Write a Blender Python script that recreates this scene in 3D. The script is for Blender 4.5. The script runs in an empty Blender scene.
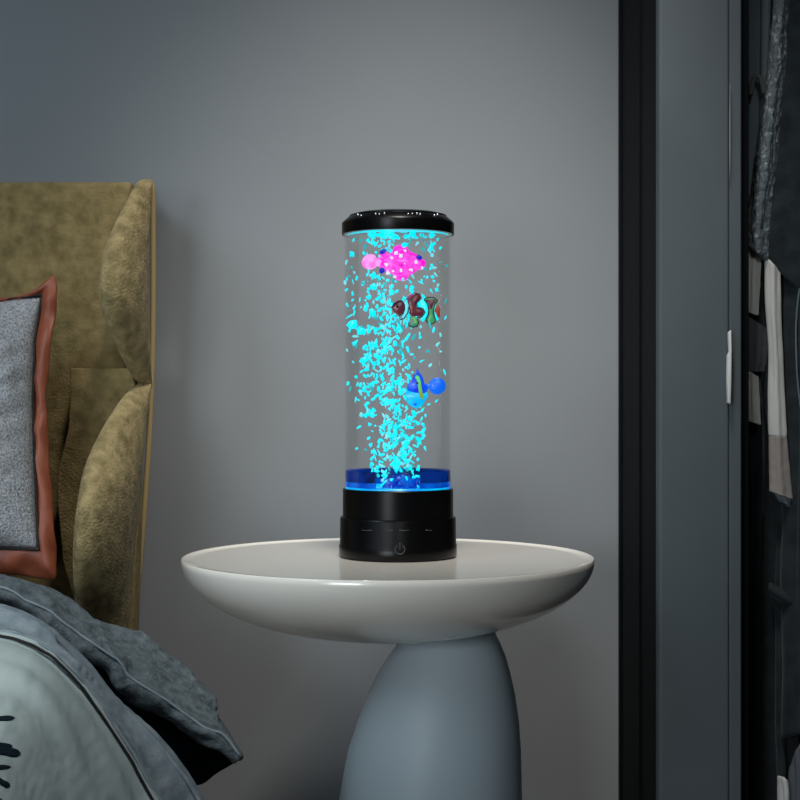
import bpy, bmesh, math, random
from mathutils import Vector, Matrix, noise
from mathutils.bvhtree import BVHTree
random.seed(7)
C = bpy.context.scene.collection
F = 1500.0; CZ = 0.66

def P(px, py, Y):                       # a point of the place seen along a pixel, at its own distance Y
    return Vector(((px-400)*Y/F, Y, CZ-(py-400)*Y/F))

# ---------------------------------------------------------------- materials
def lin(c):
    return tuple(((v/255)/12.92 if v/255 <= .04045 else (((v/255)+.055)/1.055)**2.4) for v in c)

def mat(name, col, rough=.6, spec=.5, col2=None, nscale=20, bump=0, bscale=200, sheen=0, metal=0,
        coat=0, detail=4, contrast=(.35,.65), bdist=.002, stretch=None, sheen_tint=None):
    m = bpy.data.materials.new(name); m.use_nodes = True
    nt = m.node_tree; b = nt.nodes['Principled BSDF']
    b.inputs['Base Color'].default_value = (*lin(col), 1)
    b.inputs['Roughness'].default_value = rough
    b.inputs['Specular IOR Level'].default_value = spec
    b.inputs['Metallic'].default_value = metal
    b.inputs['Sheen Weight'].default_value = sheen
    if sheen_tint: b.inputs['Sheen Tint'].default_value = (*lin(sheen_tint), 1)
    b.inputs['Coat Weight'].default_value = coat
    tc = nt.nodes.new('ShaderNodeTexCoord'); mp = nt.nodes.new('ShaderNodeMapping')
    nt.links.new(tc.outputs['Object'], mp.inputs['Vector'])
    if stretch: mp.inputs['Scale'].default_value = stretch
    if col2:
        n = nt.nodes.new('ShaderNodeTexNoise'); n.inputs['Scale'].default_value = nscale
        n.inputs['Detail'].default_value = detail
        nt.links.new(mp.outputs[0], n.inputs['Vector'])
        r = nt.nodes.new('ShaderNodeValToRGB')
        r.color_ramp.elements[0].position = contrast[0]; r.color_ramp.elements[0].color = (*lin(col), 1)
        r.color_ramp.elements[1].position = contrast[1]; r.color_ramp.elements[1].color = (*lin(col2), 1)
        nt.links.new(n.outputs['Fac'], r.inputs['Fac']); nt.links.new(r.outputs['Color'], b.inputs['Base Color'])
    if bump:
        n = nt.nodes.new('ShaderNodeTexNoise'); n.inputs['Scale'].default_value = bscale
        n.inputs['Detail'].default_value = 5
        nt.links.new(mp.outputs[0], n.inputs['Vector'])
        bp = nt.nodes.new('ShaderNodeBump'); bp.inputs['Strength'].default_value = bump
        bp.inputs['Distance'].default_value = bdist
        nt.links.new(n.outputs['Fac'], bp.inputs['Height']); nt.links.new(bp.outputs[0], b.inputs['Normal'])
    return m

def emis(name, col, strength=1.0, col2=None, nscale=300, trans=0.0, gloss=.05):
    m = bpy.data.materials.new(name); m.use_nodes = True
    nt = m.node_tree; b = nt.nodes['Principled BSDF']
    b.inputs['Base Color'].default_value = (*[v*.25 for v in lin(col)], 1)
    b.inputs['Roughness'].default_value = .3
    b.inputs['Emission Color'].default_value = (*lin(col), 1)
    b.inputs['Emission Strength'].default_value = strength
    if col2:
        tc = nt.nodes.new('ShaderNodeTexCoord')
        n = nt.nodes.new('ShaderNodeTexNoise'); n.inputs['Scale'].default_value = nscale
        nt.links.new(tc.outputs['Object'], n.inputs['Vector'])
        r = nt.nodes.new('ShaderNodeValToRGB')
        r.color_ramp.elements[0].position = .42; r.color_ramp.elements[0].color = (*lin(col), 1)
        r.color_ramp.elements[1].position = .6; r.color_ramp.elements[1].color = (*lin(col2), 1)
        nt.links.new(n.outputs['Fac'], r.inputs['Fac']); nt.links.new(r.outputs['Color'], b.inputs['Emission Color'])
    if trans:
        out = nt.nodes['Material Output']; t = nt.nodes.new('ShaderNodeBsdfTransparent'); x = nt.nodes.new('ShaderNodeMixShader')
        x.inputs['Fac'].default_value = trans
        nt.links.new(b.outputs[0], x.inputs[1]); nt.links.new(t.outputs[0], x.inputs[2]); nt.links.new(x.outputs[0], out.inputs['Surface'])
    return m

def clear(name, tint, refl=.06, rough=.14):
    m = bpy.data.materials.new(name); m.use_nodes = True
    nt = m.node_tree; nt.nodes.remove(nt.nodes['Principled BSDF']); out = nt.nodes['Material Output']
    t = nt.nodes.new('ShaderNodeBsdfTransparent'); t.inputs['Color'].default_value = (*tint, 1)
    g = nt.nodes.new('ShaderNodeBsdfGlossy'); g.inputs['Roughness'].default_value = rough
    lw = nt.nodes.new('ShaderNodeLayerWeight'); lw.inputs['Blend'].default_value = .25
    ml = nt.nodes.new('ShaderNodeMath'); ml.operation = 'MULTIPLY'; ml.inputs[1].default_value = refl
    x = nt.nodes.new('ShaderNodeMixShader')
    nt.links.new(lw.outputs['Fresnel'], ml.inputs[0]); nt.links.new(ml.outputs[0], x.inputs['Fac'])
    nt.links.new(t.outputs[0], x.inputs[1]); nt.links.new(g.outputs[0], x.inputs[2]); nt.links.new(x.outputs[0], out.inputs['Surface'])
    return m

M = {}
M['wall'] = mat('wall_paint', (124,127,129), .85, .2, col2=(128,131,132), nscale=3, bump=.05, bscale=300)
M['floor'] = mat('floor_boards', (140,134,126), .5, .3, col2=(128,121,112), nscale=6, stretch=(1,14,1))
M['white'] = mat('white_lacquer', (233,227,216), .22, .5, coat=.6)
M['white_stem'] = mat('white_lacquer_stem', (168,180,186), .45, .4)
M['black'] = mat('black_plastic', (5,5,6), .3, .18)
M['black_matt'] = mat('black_matt_plastic', (9,9,10), .4, .35)
M['icon'] = mat('grey_print', (58,58,60), .5)
M['chip'] = mat('screw_glint', (225,228,230), .25, metal=.6)
M['velvet'] = mat('olive_velvet', (112,97,62), .85, .12, col2=(150,130,88), nscale=75, bump=.7, bscale=330, sheen=.03, detail=8, contrast=(.3,.7))
M['velvet_light'] = mat('olive_velvet_wing', (112,99,66), .8, .15, col2=(166,148,106), nscale=80, bump=.9, bscale=330, sheen=.04, detail=9, contrast=(.3,.72))
M['piping_tan'] = mat('tan_piping', (168,146,102), .7, .2)
M['rust'] = mat('rust_satin', (142,76,50), .48, .4, col2=(118,58,38), nscale=30, bump=.3, bscale=90)
M['grey_fabric'] = mat('grey_woven_fabric', (128,131,134), .95, .1, col2=(182,184,186), nscale=420, bump=.9, bscale=500, detail=6, contrast=(.36,.62))
M['black_cord'] = mat('black_cord', (16,15,15), .8)
M['duvet'] = mat('pale_teal_cotton', (160,170,167), .9, .15, col2=(171,180,177), nscale=8, bump=.15, bscale=700)
M['duvet_back'] = mat('grey_cotton_edge', (112,123,129), .9, .15, col2=(138,147,151), nscale=60, bump=.3, bscale=400)
M['quilt'] = mat('slate_cotton', (68,76,80), .85, .2, col2=(106,115,117), nscale=150, bump=.6, bscale=420, detail=8, contrast=(.3,.72))
M['navy'] = mat('fold_shade_navy', (17,21,29), .9, .1, col2=(24,29,38), nscale=30)
M['ink'] = mat('dark_teal_thread', (8,26,34), .8, .2)
M['sheet'] = mat('charcoal_sheet', (28,31,34), .9, .1, col2=(36,40,43), nscale=30)
M['ward_black'] = mat('black_veneer', (5,7,10), .6, .06, col2=(9,12,15), nscale=4, stretch=(1,30,.15))
M['ward_grey'] = mat('slate_panel', (70,77,81), .55, .25, col2=(78,85,88), nscale=5, bump=.08, bscale=40)
M['highlight_grey'] = mat('highlight_grey', (120,126,128), .5, metal=.3)
M['cap_fill'] = emis('cap_fill_glow', (112,128,130), .8)
M['metal'] = mat('brushed_metal', (190,192,192), .35, metal=.9)
M['ward_in'] = mat('wardrobe_lining', (30,34,38), .8, .2)
M['coat'] = mat('black_wool', (34,40,43), .95, .1, col2=(46,53,56), nscale=50, bump=.4, bscale=300, sheen=.1)
M['coat_slate'] = mat('slate_wool', (96,107,112), .95, .1, col2=(106,117,122), nscale=30)
M['fleece'] = mat('grey_fleece', (104,114,118), .95, .1, col2=(190,196,198), nscale=150, bump=.8, bscale=160, detail=9, contrast=(.55,.72), bdist=.005)
M['pale_cloth'] = mat('pale_grey_cloth', (206,206,201), .85, .2, col2=(196,196,192), nscale=12, bump=.2, bscale=600)
M['taupe_cloth'] = mat('taupe_cloth', (150,143,138), .85, .2)
M['mid_cloth'] = mat('mid_grey_cloth', (84,88,92), .85, .2)
M['tube'] = clear('clear_acrylic', (.997,.997,.998), .10)
M['water'] = clear('clear_water', (.97,.972,.974), .03)
M['cyan'] = emis('cyan_bubble', (0,226,244), 1.12)
M['cyan2'] = emis('pale_cyan_bubble', (120,232,242), .85)
M['teal'] = emis('teal_bubble', (40,190,200), .75)
M['cyan_glow'] = emis('cyan_led_glow', (0,225,245), 1.0, col2=(60,205,235), nscale=60)
M['navy_liquid'] = emis('navy_liquid', (0,16,80), .6, col2=(0,52,150), nscale=45)
M['blue_liquid'] = emis('blue_liquid', (0,105,225), .8, col2=(0,56,176), nscale=50)
M['cyan_ring'] = emis('cyan_ring', (0,190,245), 1.0, col2=(0,130,235), nscale=30)
M['gravel'] = emis('blue_gravel', (5,20,170), .8, col2=(0,110,225), nscale=90)
M['pink'] = emis('pink_plastic', (255,22,214), .95, col2=(255,90,226), nscale=120)
M['pink_pale'] = emis('pale_pink_plastic', (255,120,232), .9, col2=(255,170,240), nscale=140)
M['blue_spot'] = emis('blue_spot', (20,30,190), .9)
M['white_spot'] = emis('white_spot', (225,235,245), .85)
M['clown'] = emis('dark_red_plastic', (112,40,38), .65, col2=(88,34,60), nscale=140)
M['orange'] = emis('orange_red_plastic', (150,52,26), .8)
M['outline'] = mat('black_outline', (6,8,20), .5)
M['green'] = emis('green_plastic', (80,170,90), .75, col2=(40,120,110), nscale=160)
M['tang'] = emis('deep_blue_plastic', (4,38,215), .95, col2=(0,84,235), nscale=120)
M['tang_tail'] = emis('bright_blue_plastic', (0,104,240), .95)
M['tang_belly'] = emis('light_blue_plastic', (0,176,240), .95, col2=(0,210,240), nscale=110)
M['yellow'] = emis('yellow_green_plastic', (130,165,30), .85, col2=(60,215,110), nscale=90)

# ---------------------------------------------------------------- object helpers
def link(name, me, parent=None):
    o = bpy.data.objects.new(name, me); C.objects.link(o)
    if parent: o.parent = parent; o.matrix_parent_inverse = parent.matrix_world.inverted()
    return o
def empty(name, loc, label, cat, group=None):
    o = bpy.data.objects.new(name, None); C.objects.link(o); o.location = loc
    o.empty_display_size = .05
    tag(o, label, cat, group)
    bpy.context.view_layer.update()
    return o
def tag(o, label=None, cat=None, group=None, kind=None):
    if label: o['label'] = label
    if cat: o['category'] = cat
    if group: o['group'] = group
    if kind: o['kind'] = kind
    return o
def done(name, bm, m, parent=None, smooth=True):
    me = bpy.data.meshes.new(name); bmesh.ops.recalc_face_normals(bm, faces=bm.faces)
    bm.to_mesh(me); bm.free(); me.materials.append(m)
    for p in me.polygons: p.use_smooth = smooth
    o = link(name, me, parent)
    return o
def box(name, a, b, m, parent=None, bev=.002, seg=2):
    bm = bmesh.new(); bmesh.ops.create_cube(bm, size=1)
    a = Vector(a); b = Vector(b)
    for v in bm.verts: v.co = Vector([(a[i]+b[i])/2 + v.co[i]*(b[i]-a[i]) for i in range(3)])
    if bev: bmesh.ops.bevel(bm, geom=bm.edges[:], offset=bev, segments=seg, profile=.5, affect='EDGES')
    return done(name, bm, m, parent, smooth=False)
def lathe(name, prof, c, m, parent=None, seg=96, closed=True, smooth=True, rfun=None):
    bm = bmesh.new(); rings = []
    for r, z in prof:
        if r < 1e-6: rings.append([bm.verts.new((c[0], c[1], z))]); continue
        rings.append([bm.verts.new((c[0]+r*math.cos(2*math.pi*k/seg), c[1]+r*math.sin(2*math.pi*k/seg), z)) for k in range(seg)])
    for A, B in zip(rings, rings[1:]):
        for k in range(seg):
            k2 = (k+1) % seg
            if len(A) == 1 and len(B) == 1: continue
            if len(A) == 1: bm.faces.new((A[0], B[k], B[k2]))
            elif len(B) == 1: bm.faces.new((A[k], A[k2], B[0]))
            else: bm.faces.new((A[k], A[k2], B[k2], B[k]))
    o = done(name, bm, m, parent, smooth)
    return o
def sharp(o, ang=35):
    mod = o.modifiers.new('es', 'EDGE_SPLIT'); mod.split_angle = math.radians(ang)
def tube(name, pts, r, m, parent=None, seg=8, cap=True):
    pts = [Vector(p) for p in pts]; bm = bmesh.new(); rings = []
    n = len(pts)
    for i, p in enumerate(pts):
        t = (pts[min(i+1, n-1)]-pts[max(i-1, 0)]).normalized()
        a = t.cross(Vector((0, 1, 0)));
        if a.length < 1e-3: a = t.cross(Vector((1, 0, 0)))
        a.normalize(); b = t.cross(a)
        rr = r(i/(n-1)) if callable(r) else r
        rings.append([bm.verts.new(p+a*rr*math.cos(2*math.pi*k/seg)+b*rr*math.sin(2*math.pi*k/seg)) for k in range(seg)])
    for A, B in zip(rings, rings[1:]):
        for k in range(seg): bm.faces.new((A[k], A[(k+1) % seg], B[(k+1) % seg], B[k]))
    if cap: bm.faces.new(rings[0][::-1]); bm.faces.new(rings[-1])
    return done(name, bm, m, parent)
def cr(p, t):                              # catmull-rom through list p at t in 0..1
    n = len(p)-1; x = min(max(t*n, 0), n-1e-6); i = int(x); f = x-i
    p0 = p[i-1] if i > 0 else p[0]*2-p[1] if not isinstance(p[0], float) else p[0]
    p1 = p[i]; p2 = p[i+1]; p3 = p[i+2] if i+2 <= n else p[n]
    if i == 0 and isinstance(p[0], float): p0 = p[0]
    return .5*((2*p1)+(p2-p0)*f+(2*p0-5*p1+4*p2-p3)*f*f+(3*p1-p0-3*p2+p3)*f*f*f)
def resample(pts, n):
    fine = [cr(pts, k/400) for k in range(401)]
    L = [0]
    for a, b in zip(fine, fine[1:]): L.append(L[-1]+(b-a).length)
    out = []; j = 0
    for k in range(n):
        s = L[-1]*k/(n-1)
        while j < 399 and L[j+1] < s: j += 1
        f = (s-L[j])/max(L[j+1]-L[j], 1e-9); out.append(fine[j].lerp(fine[j+1], min(max(f, 0), 1)))
    return out
def loft_grid(curves, nu, nv, disp=None):
    rs = [resample([P(*q) for q in c], nu) for c in curves]
    g = [[cr([r[i] for r in rs], j/(nv-1)) for j in range(nv)] for i in range(nu)]
    if disp:
        h = [[None]*nv for _ in range(nu)]
        for i in range(nu):
            for j in range(nv):
                du = g[min(i+1, nu-1)][j]-g[max(i-1, 0)][j]; dv = g[i][min(j+1, nv-1)]-g[i][max(j-1, 0)]
                n = du.cross(dv)
                if n.length > 1e-12: n.normalize()
                if n.y > 0: n = -n                 # towards the room
                h[i][j] = g[i][j]+n*disp(i/(nu-1), j/(nv-1), g[i][j])
        g = h
    return g
def spread_left(g, x_end=-1.45, n=34):      # the bedding goes on across the bed, out of the picture
    out = []
    for k in range(n, 0, -1):
        t = k/n; row = []
        for p in g[0]:
            q = Vector((p.x+(x_end-p.x)*t, p.y, p.z+max(0, .487-p.z)*min(1, t*40)))
            row.append(q+Vector((0, 0, .010*noise.noise(Vector((q.x*7, q.y*9, 3)))*min(1, t*8))))
        out.append(row)
    return out+g
def grid_obj(name, g, m, parent=None, thick=.003, sub=1):
    bm = bmesh.new(); V = [[bm.verts.new(p) for p in row] for row in g]
    for i in range(len(V)-1):
        for j in range(len(V[0])-1): bm.faces.new((V[i][j], V[i+1][j], V[i+1][j+1], V[i][j+1]))
    me = bpy.data.meshes.new(name); bm.to_mesh(me); bm.free(); me.materials.append(m)
    for p in me.polygons: p.use_smooth = True
    o = link(name, me, parent)
    if thick:
        s = o.modifiers.new('thick', 'SOLIDIFY'); s.thickness = thick; s.offset = 0
    if sub: s = o.modifiers.new('sub', 'SUBSURF'); s.levels = sub; s.render_levels = sub
    return o
def extrude(name, outline, Y, t, m, parent=None, bev=.0006, sub=0):   # outline in (px,py) at distance Y, real thickness t
    bm = bmesh.new()
    f = [bm.verts.new(P(x, y, Y)-Vector((0, t/2, 0))) for x, y in outline]
    b = [bm.verts.new(v.co+Vector((0, t, 0))) for v in f]
    n = len(f); bm.faces.new(f); bm.faces.new(b[::-1])
    for k in range(n): bm.faces.new((f[k], b[k], b[(k+1) % n], f[(k+1) % n]))
    bmesh.ops.recalc_face_normals(bm, faces=bm.faces)
    if bev: bmesh.ops.bevel(bm, geom=bm.edges[:], offset=bev, segments=2, profile=.5, affect='EDGES')
    return done(name, bm, m, parent)
def blob(name, px, py, Y, rx, ry, rd, m, parent=None, rot=0, sub=2, jit=0):
    s = Y/F; bm = bmesh.new(); bmesh.ops.create_icosphere(bm, subdivisions=sub, radius=1)
    c = P(px, py, Y)
    for v in bm.verts:
        k = 1+(noise.noise(v.co*1.7+Vector((px, py, 0)))*jit if jit else 0)
        x = v.co.x*rx*s*k; z = v.co.z*ry*s*k; y = v.co.y*rd*s
        v.co = c+Vector((x*math.cos(rot)-z*math.sin(rot), y, x*math.sin(rot)+z*math.cos(rot)))
    return done(name, bm, m, parent)

# ---------------------------------------------------------------- the room
WY = 1.82
o = box('wall_back', (-2.4, WY, 0), (2.0, WY+.12, 2.6), M['wall'], bev=0); tag(o, kind='structure')
o = box('floor', (-2.4, -1.2, -.06), (2.0, WY+.12, 0), M['floor'], bev=0); tag(o, kind='structure')

# ---------------------------------------------------------------- side table
TX = (388-400)*.001
tb = empty('side_table', (TX, 1.5, 0), 'white round side table, shallow bowl top on a broad leaning cone foot, under the lamp', 'table')
rim = P(0, 559.5, 1.5).z; zt = .5025
prof = [(0, zt), (.19, zt), (.2012, zt), (.2024, zt+.0014), (.2042, zt+.0014), (.2050, zt+.0004)]
for k in range(1, 25):
    a = k/24*math.pi/2; r = .2050*math.cos(a)**.92 if k < 24 else 0
    prof.append((r, zt-.079*math.sin(a)**1.02))
o = lathe('bowl_top', prof, (TX, 1.5), M['white'], tb, seg=160); sharp(o, 50)
lv = [(632, 448, 47), (642, 449.3, 50.5), (655, 447.3, 58), (672, 444.2, 66), (695, 441.3, 74), (721, 438.3, 80.6), (750, 434.5, 86.4), (767, 433, 88.2), (800, 430.5, 91.5),
      (860, 426, 97), (930, 421, 102), (1000, 417, 105), (1050, 415, 106.5), (1058, 415, 106), (1060, 415, 104)]
bm = bmesh.new(); rings = []
for y, cx, w in lv:
    z = CZ-(y-400)*.001; X = (cx-400)*.001
    rings.append([bm.verts.new((X+w*.001*math.cos(2*math.pi*k/96), 1.5+w*.00088*math.sin(2*math.pi*k/96), z)) for k in range(96)])
for A, B in zip(rings, rings[1:]):
    for k in range(96): bm.faces.new((A[k], A[(k+1) % 96], B[(k+1) % 96], B[k]))
bm.faces.new(rings[-1]); bm.faces.new(rings[0][::-1])
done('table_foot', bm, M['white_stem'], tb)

# ---------------------------------------------------------------- the lamp
LY = 1.51; s = LY/F; LX = (398-400)*s
def lz(py): return CZ-(py-400)*s
lamp = empty('bubble_fish_lamp', (LX, LY, zt), 'tall clear cylinder night lamp with black cap and base, glowing cyan inside', 'lamp')
zb = zt+.0003
o = lathe('base', [(0, zb), (.0575, zb), (.0592, zb+.0025), (.0594, lz(545)), (.0585, lz(543)), (.0583, lz(518)), (.0577, lz(516.5)), (.0557, lz(516)), (.0557, lz(489)), (.0548, lz(488)), (.0535, lz(488)), (.0535, lz(491)), (0, lz(491))], (LX, LY), M['black'], lamp); sharp(o, 40)
def on_base(px, py, r=.0586):            # the front of the round base
    x = (px-398)*s; y = -math.sqrt(max(r*r-x*x, 0)); sc = (LY+y)/F
    return Vector((LX+x, LY+y, CZ-(py-400)*sc))
ring = []
pts = [on_base(400+4.6*math.sin(a), 549.5-4.6*math.cos(a), .0597) for a in [math.radians(28+ k*304/24) for k in range(25)]]
pw = tube('power_icon', pts, .0005, M['icon'], lamp, seg=6); tag(pw, 'grey printed power symbol')
tube('power_stroke', [on_base(400, 543, .0597), on_base(400, 549, .0597)], .0005, M['icon'], pw, seg=6)
for px, w in ((368, 5), (390, 3.5), (404, 5), (428, 3)):
    tube('button_mark', [on_base(px-w, 530, .0588), on_base(px, 530.6, .0588), on_base(px+w, 530.2, .0588)], .00035, M['icon'], lamp, seg=6)
zc0, zc1 = lz(235), lz(223)
o = lathe('cap', [(0, zc0+.0008), (.0545, zc0+.0008), (.0548, zc0), (.0563, zc0), (.0566, zc0+.0008), (.0566, zc1-.001), (.056, zc1), (.0505, lz(218)), (.0495, lz(217.6)), (.049, lz(216)), (.043, lz(214.4)), (.040, lz(214.2)), (0, lz(213.8))], (LX, LY), M['black'], lamp); sharp(o, 30)
for px, dy in ((359, 0), (362, -2.6), (376.5, -2), (380, -2.6), (385, -1.5), (408, -3), (412, -2), (416.5, -2), (419.5, -2.4), (433.5, -3), (436.5, .5)):
    x = (px-398)*s; zq = lz(219.6-dy*.35)+.0004
    y = -math.sqrt(.0532**2-x*x)
    bm = bmesh.new(); bmesh.ops.create_icosphere(bm, subdivisions=2, radius=.0009)
    for v in bm.verts: v.co = Vector((v.co.x*.9, v.co.y, v.co.z*(1.5 if px % 2 else .9)))+Vector((LX+x, LY+y, zq))
    done('cap_screw_glint', bm, M['chip'], lamp)  # bright beads stand in for highlights on the cap's small screws
zt0, zt1 = lz(490.5), lz(235)+.0006
o = lathe('tube', [(.0530, zt0), (.0545, zt0), (.0545, zt1), (.0530, zt1), (.0530, zt0)], (LX, LY), M['tube'], lamp); sharp(o)
zw1 = lz(237)
o = lathe('water', [(0, lz(489.5)), (.0520, lz(489.5)), (.0520, zw1), (0, zw1)], (LX, LY), M['water'], lamp); sharp(o)
# glowing parts at both ends
o = lathe('cap_fill_disc', [(0, lz(235.2)), (.0540, lz(235.2)), (.0540, lz(234.6)), (0, lz(234.6))], (LX, LY), M['cap_fill'], lamp, seg=64); tag(o, 'added pale glowing disc under the cap')  # added glow that lets the dark cap underside read grey like the wall
bm = bmesh.new(); zf = lz(235.9); up = []; dn = []
for k in range(60):                       # ragged glowing film of water light under the front of the cap
    a = math.radians(-172+k*164/59); up.append((.051*math.cos(a), .051*math.sin(a)))
for k in range(60):
    x = up[59-k][0]*.97; up.append((x, -math.sqrt(.051**2-x*x)+.003+.020*abs(noise.noise(Vector((x*190, 1, 0))))+.010*(1-(x/.05)**2)))
A_ = [bm.verts.new((LX+x, LY+y, zf)) for x, y in up]; B_ = [bm.verts.new((v.co.x, v.co.y, zf+.0008)) for v in A_]
bm.faces.new(A_); bm.faces.new(B_[::-1])
for k in range(len(A_)): bm.faces.new((A_[k], A_[(k+1) % len(A_)], B_[(k+1) % len(A_)], B_[k]))
bmesh.ops.triangulate(bm, faces=bm.faces[:])
o = done('cap_light', bm, M['cyan_glow'], lamp, smooth=False); tag(o, 'glowing cyan film of light under the cap')
def arc_band(prof, m, lab, gap=25.0):      # a ring open at the front, where the plume rises
    bm = bmesh.new(); R_ = []; n = 120
    for k in range(n+1):
        a = math.radians(-90+gap+(360-2*gap)*k/n)
        j_ = .0006*math.sin(k*1.7) if k in (0, 1, n-1, n) else 0
        R_.append([bm.verts.new((LX+r*math.cos(a), LY+r*math.sin(a), z+j_)) for r, z in prof])
    for A, B in zip(R_, R_[1:]):
        for q in range(len(prof)): bm.faces.new((A[q], B[q], B[(q+1) % len(prof)], A[(q+1) % len(prof)]))
    bm.faces.new(R_[0]); bm.faces.new(R_[-1][::-1])
    o = done('liquid_band', bm, m, lamp); tag(o, lab); sharp(o)
arc_band([(.0500, lz(471.2)), (.0527, lz(470)), (.0528, lz(481)), (.0500, lz(481))], M['navy_liquid'], 'navy blue translucent band')
arc_band([(.0500, lz(481.1)), (.0527, lz(481.1)), (.0528, lz(486.2)), (.0500, lz(486.2))], M['blue_liquid'], 'bright blue translucent band')
o = lathe('light_ring', [(0, lz(486.4)), (.0528, lz(486.4)), (.0529, lz(490)), (0, lz(490)), (0, lz(486.4))][:4], (LX, LY), M['cyan_ring'], lamp); tag(o, 'glowing cyan blue ring of light at the bottom')
# rough mound of blue crystals over the jet
bm = bmesh.new()
for k in range(90):
    a = random.uniform(0, 6.28); r = .017*math.sqrt(random.random()); h = .016*(1-r/.024)
    mt = Matrix.Translation((LX+.002+r*math.cos(a), LY-.030+r*math.sin(a)*.7, lz(487)+random.uniform(.2, 1)*h)) @ Matrix.Rotation(random.uniform(0, 3), 4, (random.random(), random.random(), .3)) @ Matrix.Diagonal((1, .8, random.uniform(1, 2), 1))
    bmesh.ops.create_icosphere(bm, subdivisions=1, radius=random.uniform(.0018, .0034), matrix=mt)
o = done('crystal_mound', bm, M['gravel'], lamp, smooth=False)

# ---------------------------------------------------------------- the three fish in the water
fy = LY-.018
# pink fish, nose to the right
f = empty('toy_fish', P(400, 263, fy), 'bright pink plastic fish with blue and white spots, topmost in the lamp', 'fish ornament')
blob('body', 401, 263.5, fy, 21, 12.5, 7, M['pink'], f, sub=3, jit=.18)
blob('nose', 419, 264, fy, 6.5, 6, 5, M['pink'], f, sub=3, jit=.15)
blob('dorsal_fin', 400.5, 251.5, fy, 8.5, 6.5, 3.5, M['pink'], f, sub=3, jit=.2)
blob('belly_fin', 401.5, 276, fy, 7.5, 5, 3.5, M['pink'], f, sub=3, jit=.2)
blob('side_fin', 384, 258, fy, 6, 6, 3.5, M['pink'], f, sub=2, jit=.2)
t_ = blob('tail', 370, 262, fy, 8, 7.8, 2.5, M['pink_pale'], f, sub=3, jit=.12)
blob('tail_root', 379.5, 262.5, fy, 6, 4.2, 3, M['pink_pale'], f, sub=2, jit=.1)
for x, y, rx, ry, ro in ((383, 251.5, 4, 2.3, -.5), (382, 270.5, 3, 3, .4), (401.5, 264, 2.6, 4, -.2), (419, 257.5, 3.2, 2.4, .5)):
    blob('blue_spot', x, y, fy-.0055, rx, ry, 1.4, M['blue_spot'], f, rot=-ro, jit=.2)
for x, y, r in ((396, 253, 2), (401, 256, 2.2), (405, 250.5, 1.3), (386, 264.5, 1.8), (404.5, 263.5, 1.8), (416, 262, 1.7), (392, 258, 1.3), (401, 270, 1.7), (388, 273, 2), (411, 270, 1.7), (395, 277, 1.6), (403, 279.5, 1.5), (422.5, 268, 1.6), (379.5, 256, 1.4), (393, 271, 1.2)):
    blob('white_spot', x, y, fy-.0058, r, r*.8, 1.1, M['cyan2' if int(x*7+y) % 4 == 0 else 'white_spot'], f, rot=x, jit=1.1)
# striped fish, nose to the left
fy2 = LY-.016
f = empty('toy_fish', P(414, 308, fy2), 'small dark red striped plastic fish with green fins, in the middle of the lamp', 'fish ornament')
hd = extrude('head', [(391.5, 308), (394, 304), (398, 301.5), (402, 301), (404, 304), (404.3, 309), (403, 313.5), (399, 315.5), (395, 313)], fy2, .007, M['clown'], f, .0012)
blob('eye', 397.5, 306.5, fy2-.004, 1.2, 1.2, 1, M['outline'], hd)
extrude('white_band', [(403, 301.5), (406, 302), (408, 306), (408, 312), (405.5, 317), (401.5, 319.5), (402, 317), (404.8, 312.5), (405.3, 306.5)], fy2, .0075, M['cyan2'], f, .0007)
extrude('body', [(407, 300), (411, 296), (416, 293.6), (420, 295.5), (419.5, 300), (416, 304), (417, 308), (422, 309), (424.5, 312), (422, 316.5), (416, 316), (413, 317), (409.5, 314), (409, 307)], fy2, .008, M['clown'], f, .0014)
extrude('dorsal_fin', [(406, 299), (410, 294), (415, 292.4), (421, 294.5), (419, 297.5), (413, 297), (409, 301)], fy2+.001, .003, M['pink_pale'], f, .0006)
extrude('belly_fin', [(409, 317), (414, 316), (417.5, 318.5), (419, 323.5), (416, 327), (411, 326.5), (408, 323.5), (412, 323), (414.5, 321.5), (411.5, 319.5)], fy2, .004, M['green'], f, .0006)
extrude('pale_band', [(420, 301), (424, 297), (426.5, 303), (428, 311), (426.5, 318), (423, 322), (420, 319.5), (424.5, 315.5), (424.8, 311), (420, 306.5)], fy2+.001, .005, M['cyan'], f, .0008)
extrude('tail_stem', [(424.5, 300), (428, 297.8), (434, 298), (437, 300.5), (434.5, 304.5), (432.5, 309), (433.5, 316), (435.5, 321), (432, 323.5), (427.5, 322.5), (426, 319.5), (429, 315), (429.3, 307), (427.5, 303)], fy2, .006, M['green'], f, .0012)
extrude('tail_patch', [(425.5, 300.3), (429, 299), (433.5, 299.2), (435.5, 301.2), (433.2, 305), (431.6, 309.5), (430, 309), (429, 304.5)], fy2-.0035, .002, M['clown'], f, .0004)
extrude('tail_fin', [(436, 306), (438.5, 304.5), (440, 309), (440, 316), (438.8, 319), (436, 314), (434, 311)], fy2, .003, M['orange'], f, .0006)
extrude('tail_band', [(434, 304.5), (436.3, 303), (435.5, 309), (439, 319), (437, 321.5), (434, 315), (433, 310)], fy2+.001, .003, M['cyan'], f, .0005)
def outl(pts, r=.0006): tube('black_outline', [P(x, y, fy2-.0042) for x, y in pts], r, M['outline'], f, seg=6)
outl([(391.3, 308), (394, 303.8), (398, 301.2), (402, 300.8), (404.3, 304), (404.6, 309), (403, 314), (399, 316)])
outl([(400, 319.5), (404, 318.5), (407.8, 313), (408.8, 307)])
outl([(406, 300), (410, 295.5), (415, 293), (420, 294.5), (420.5, 298), (416.5, 303.5), (418, 307.5), (423, 308.6), (425, 312.3), (422, 316.8), (417, 317.5)])
outl([(409, 322.5), (408.5, 325), (412, 327.3), (417, 326.5), (418.8, 322.5), (417, 318.5)])
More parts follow.
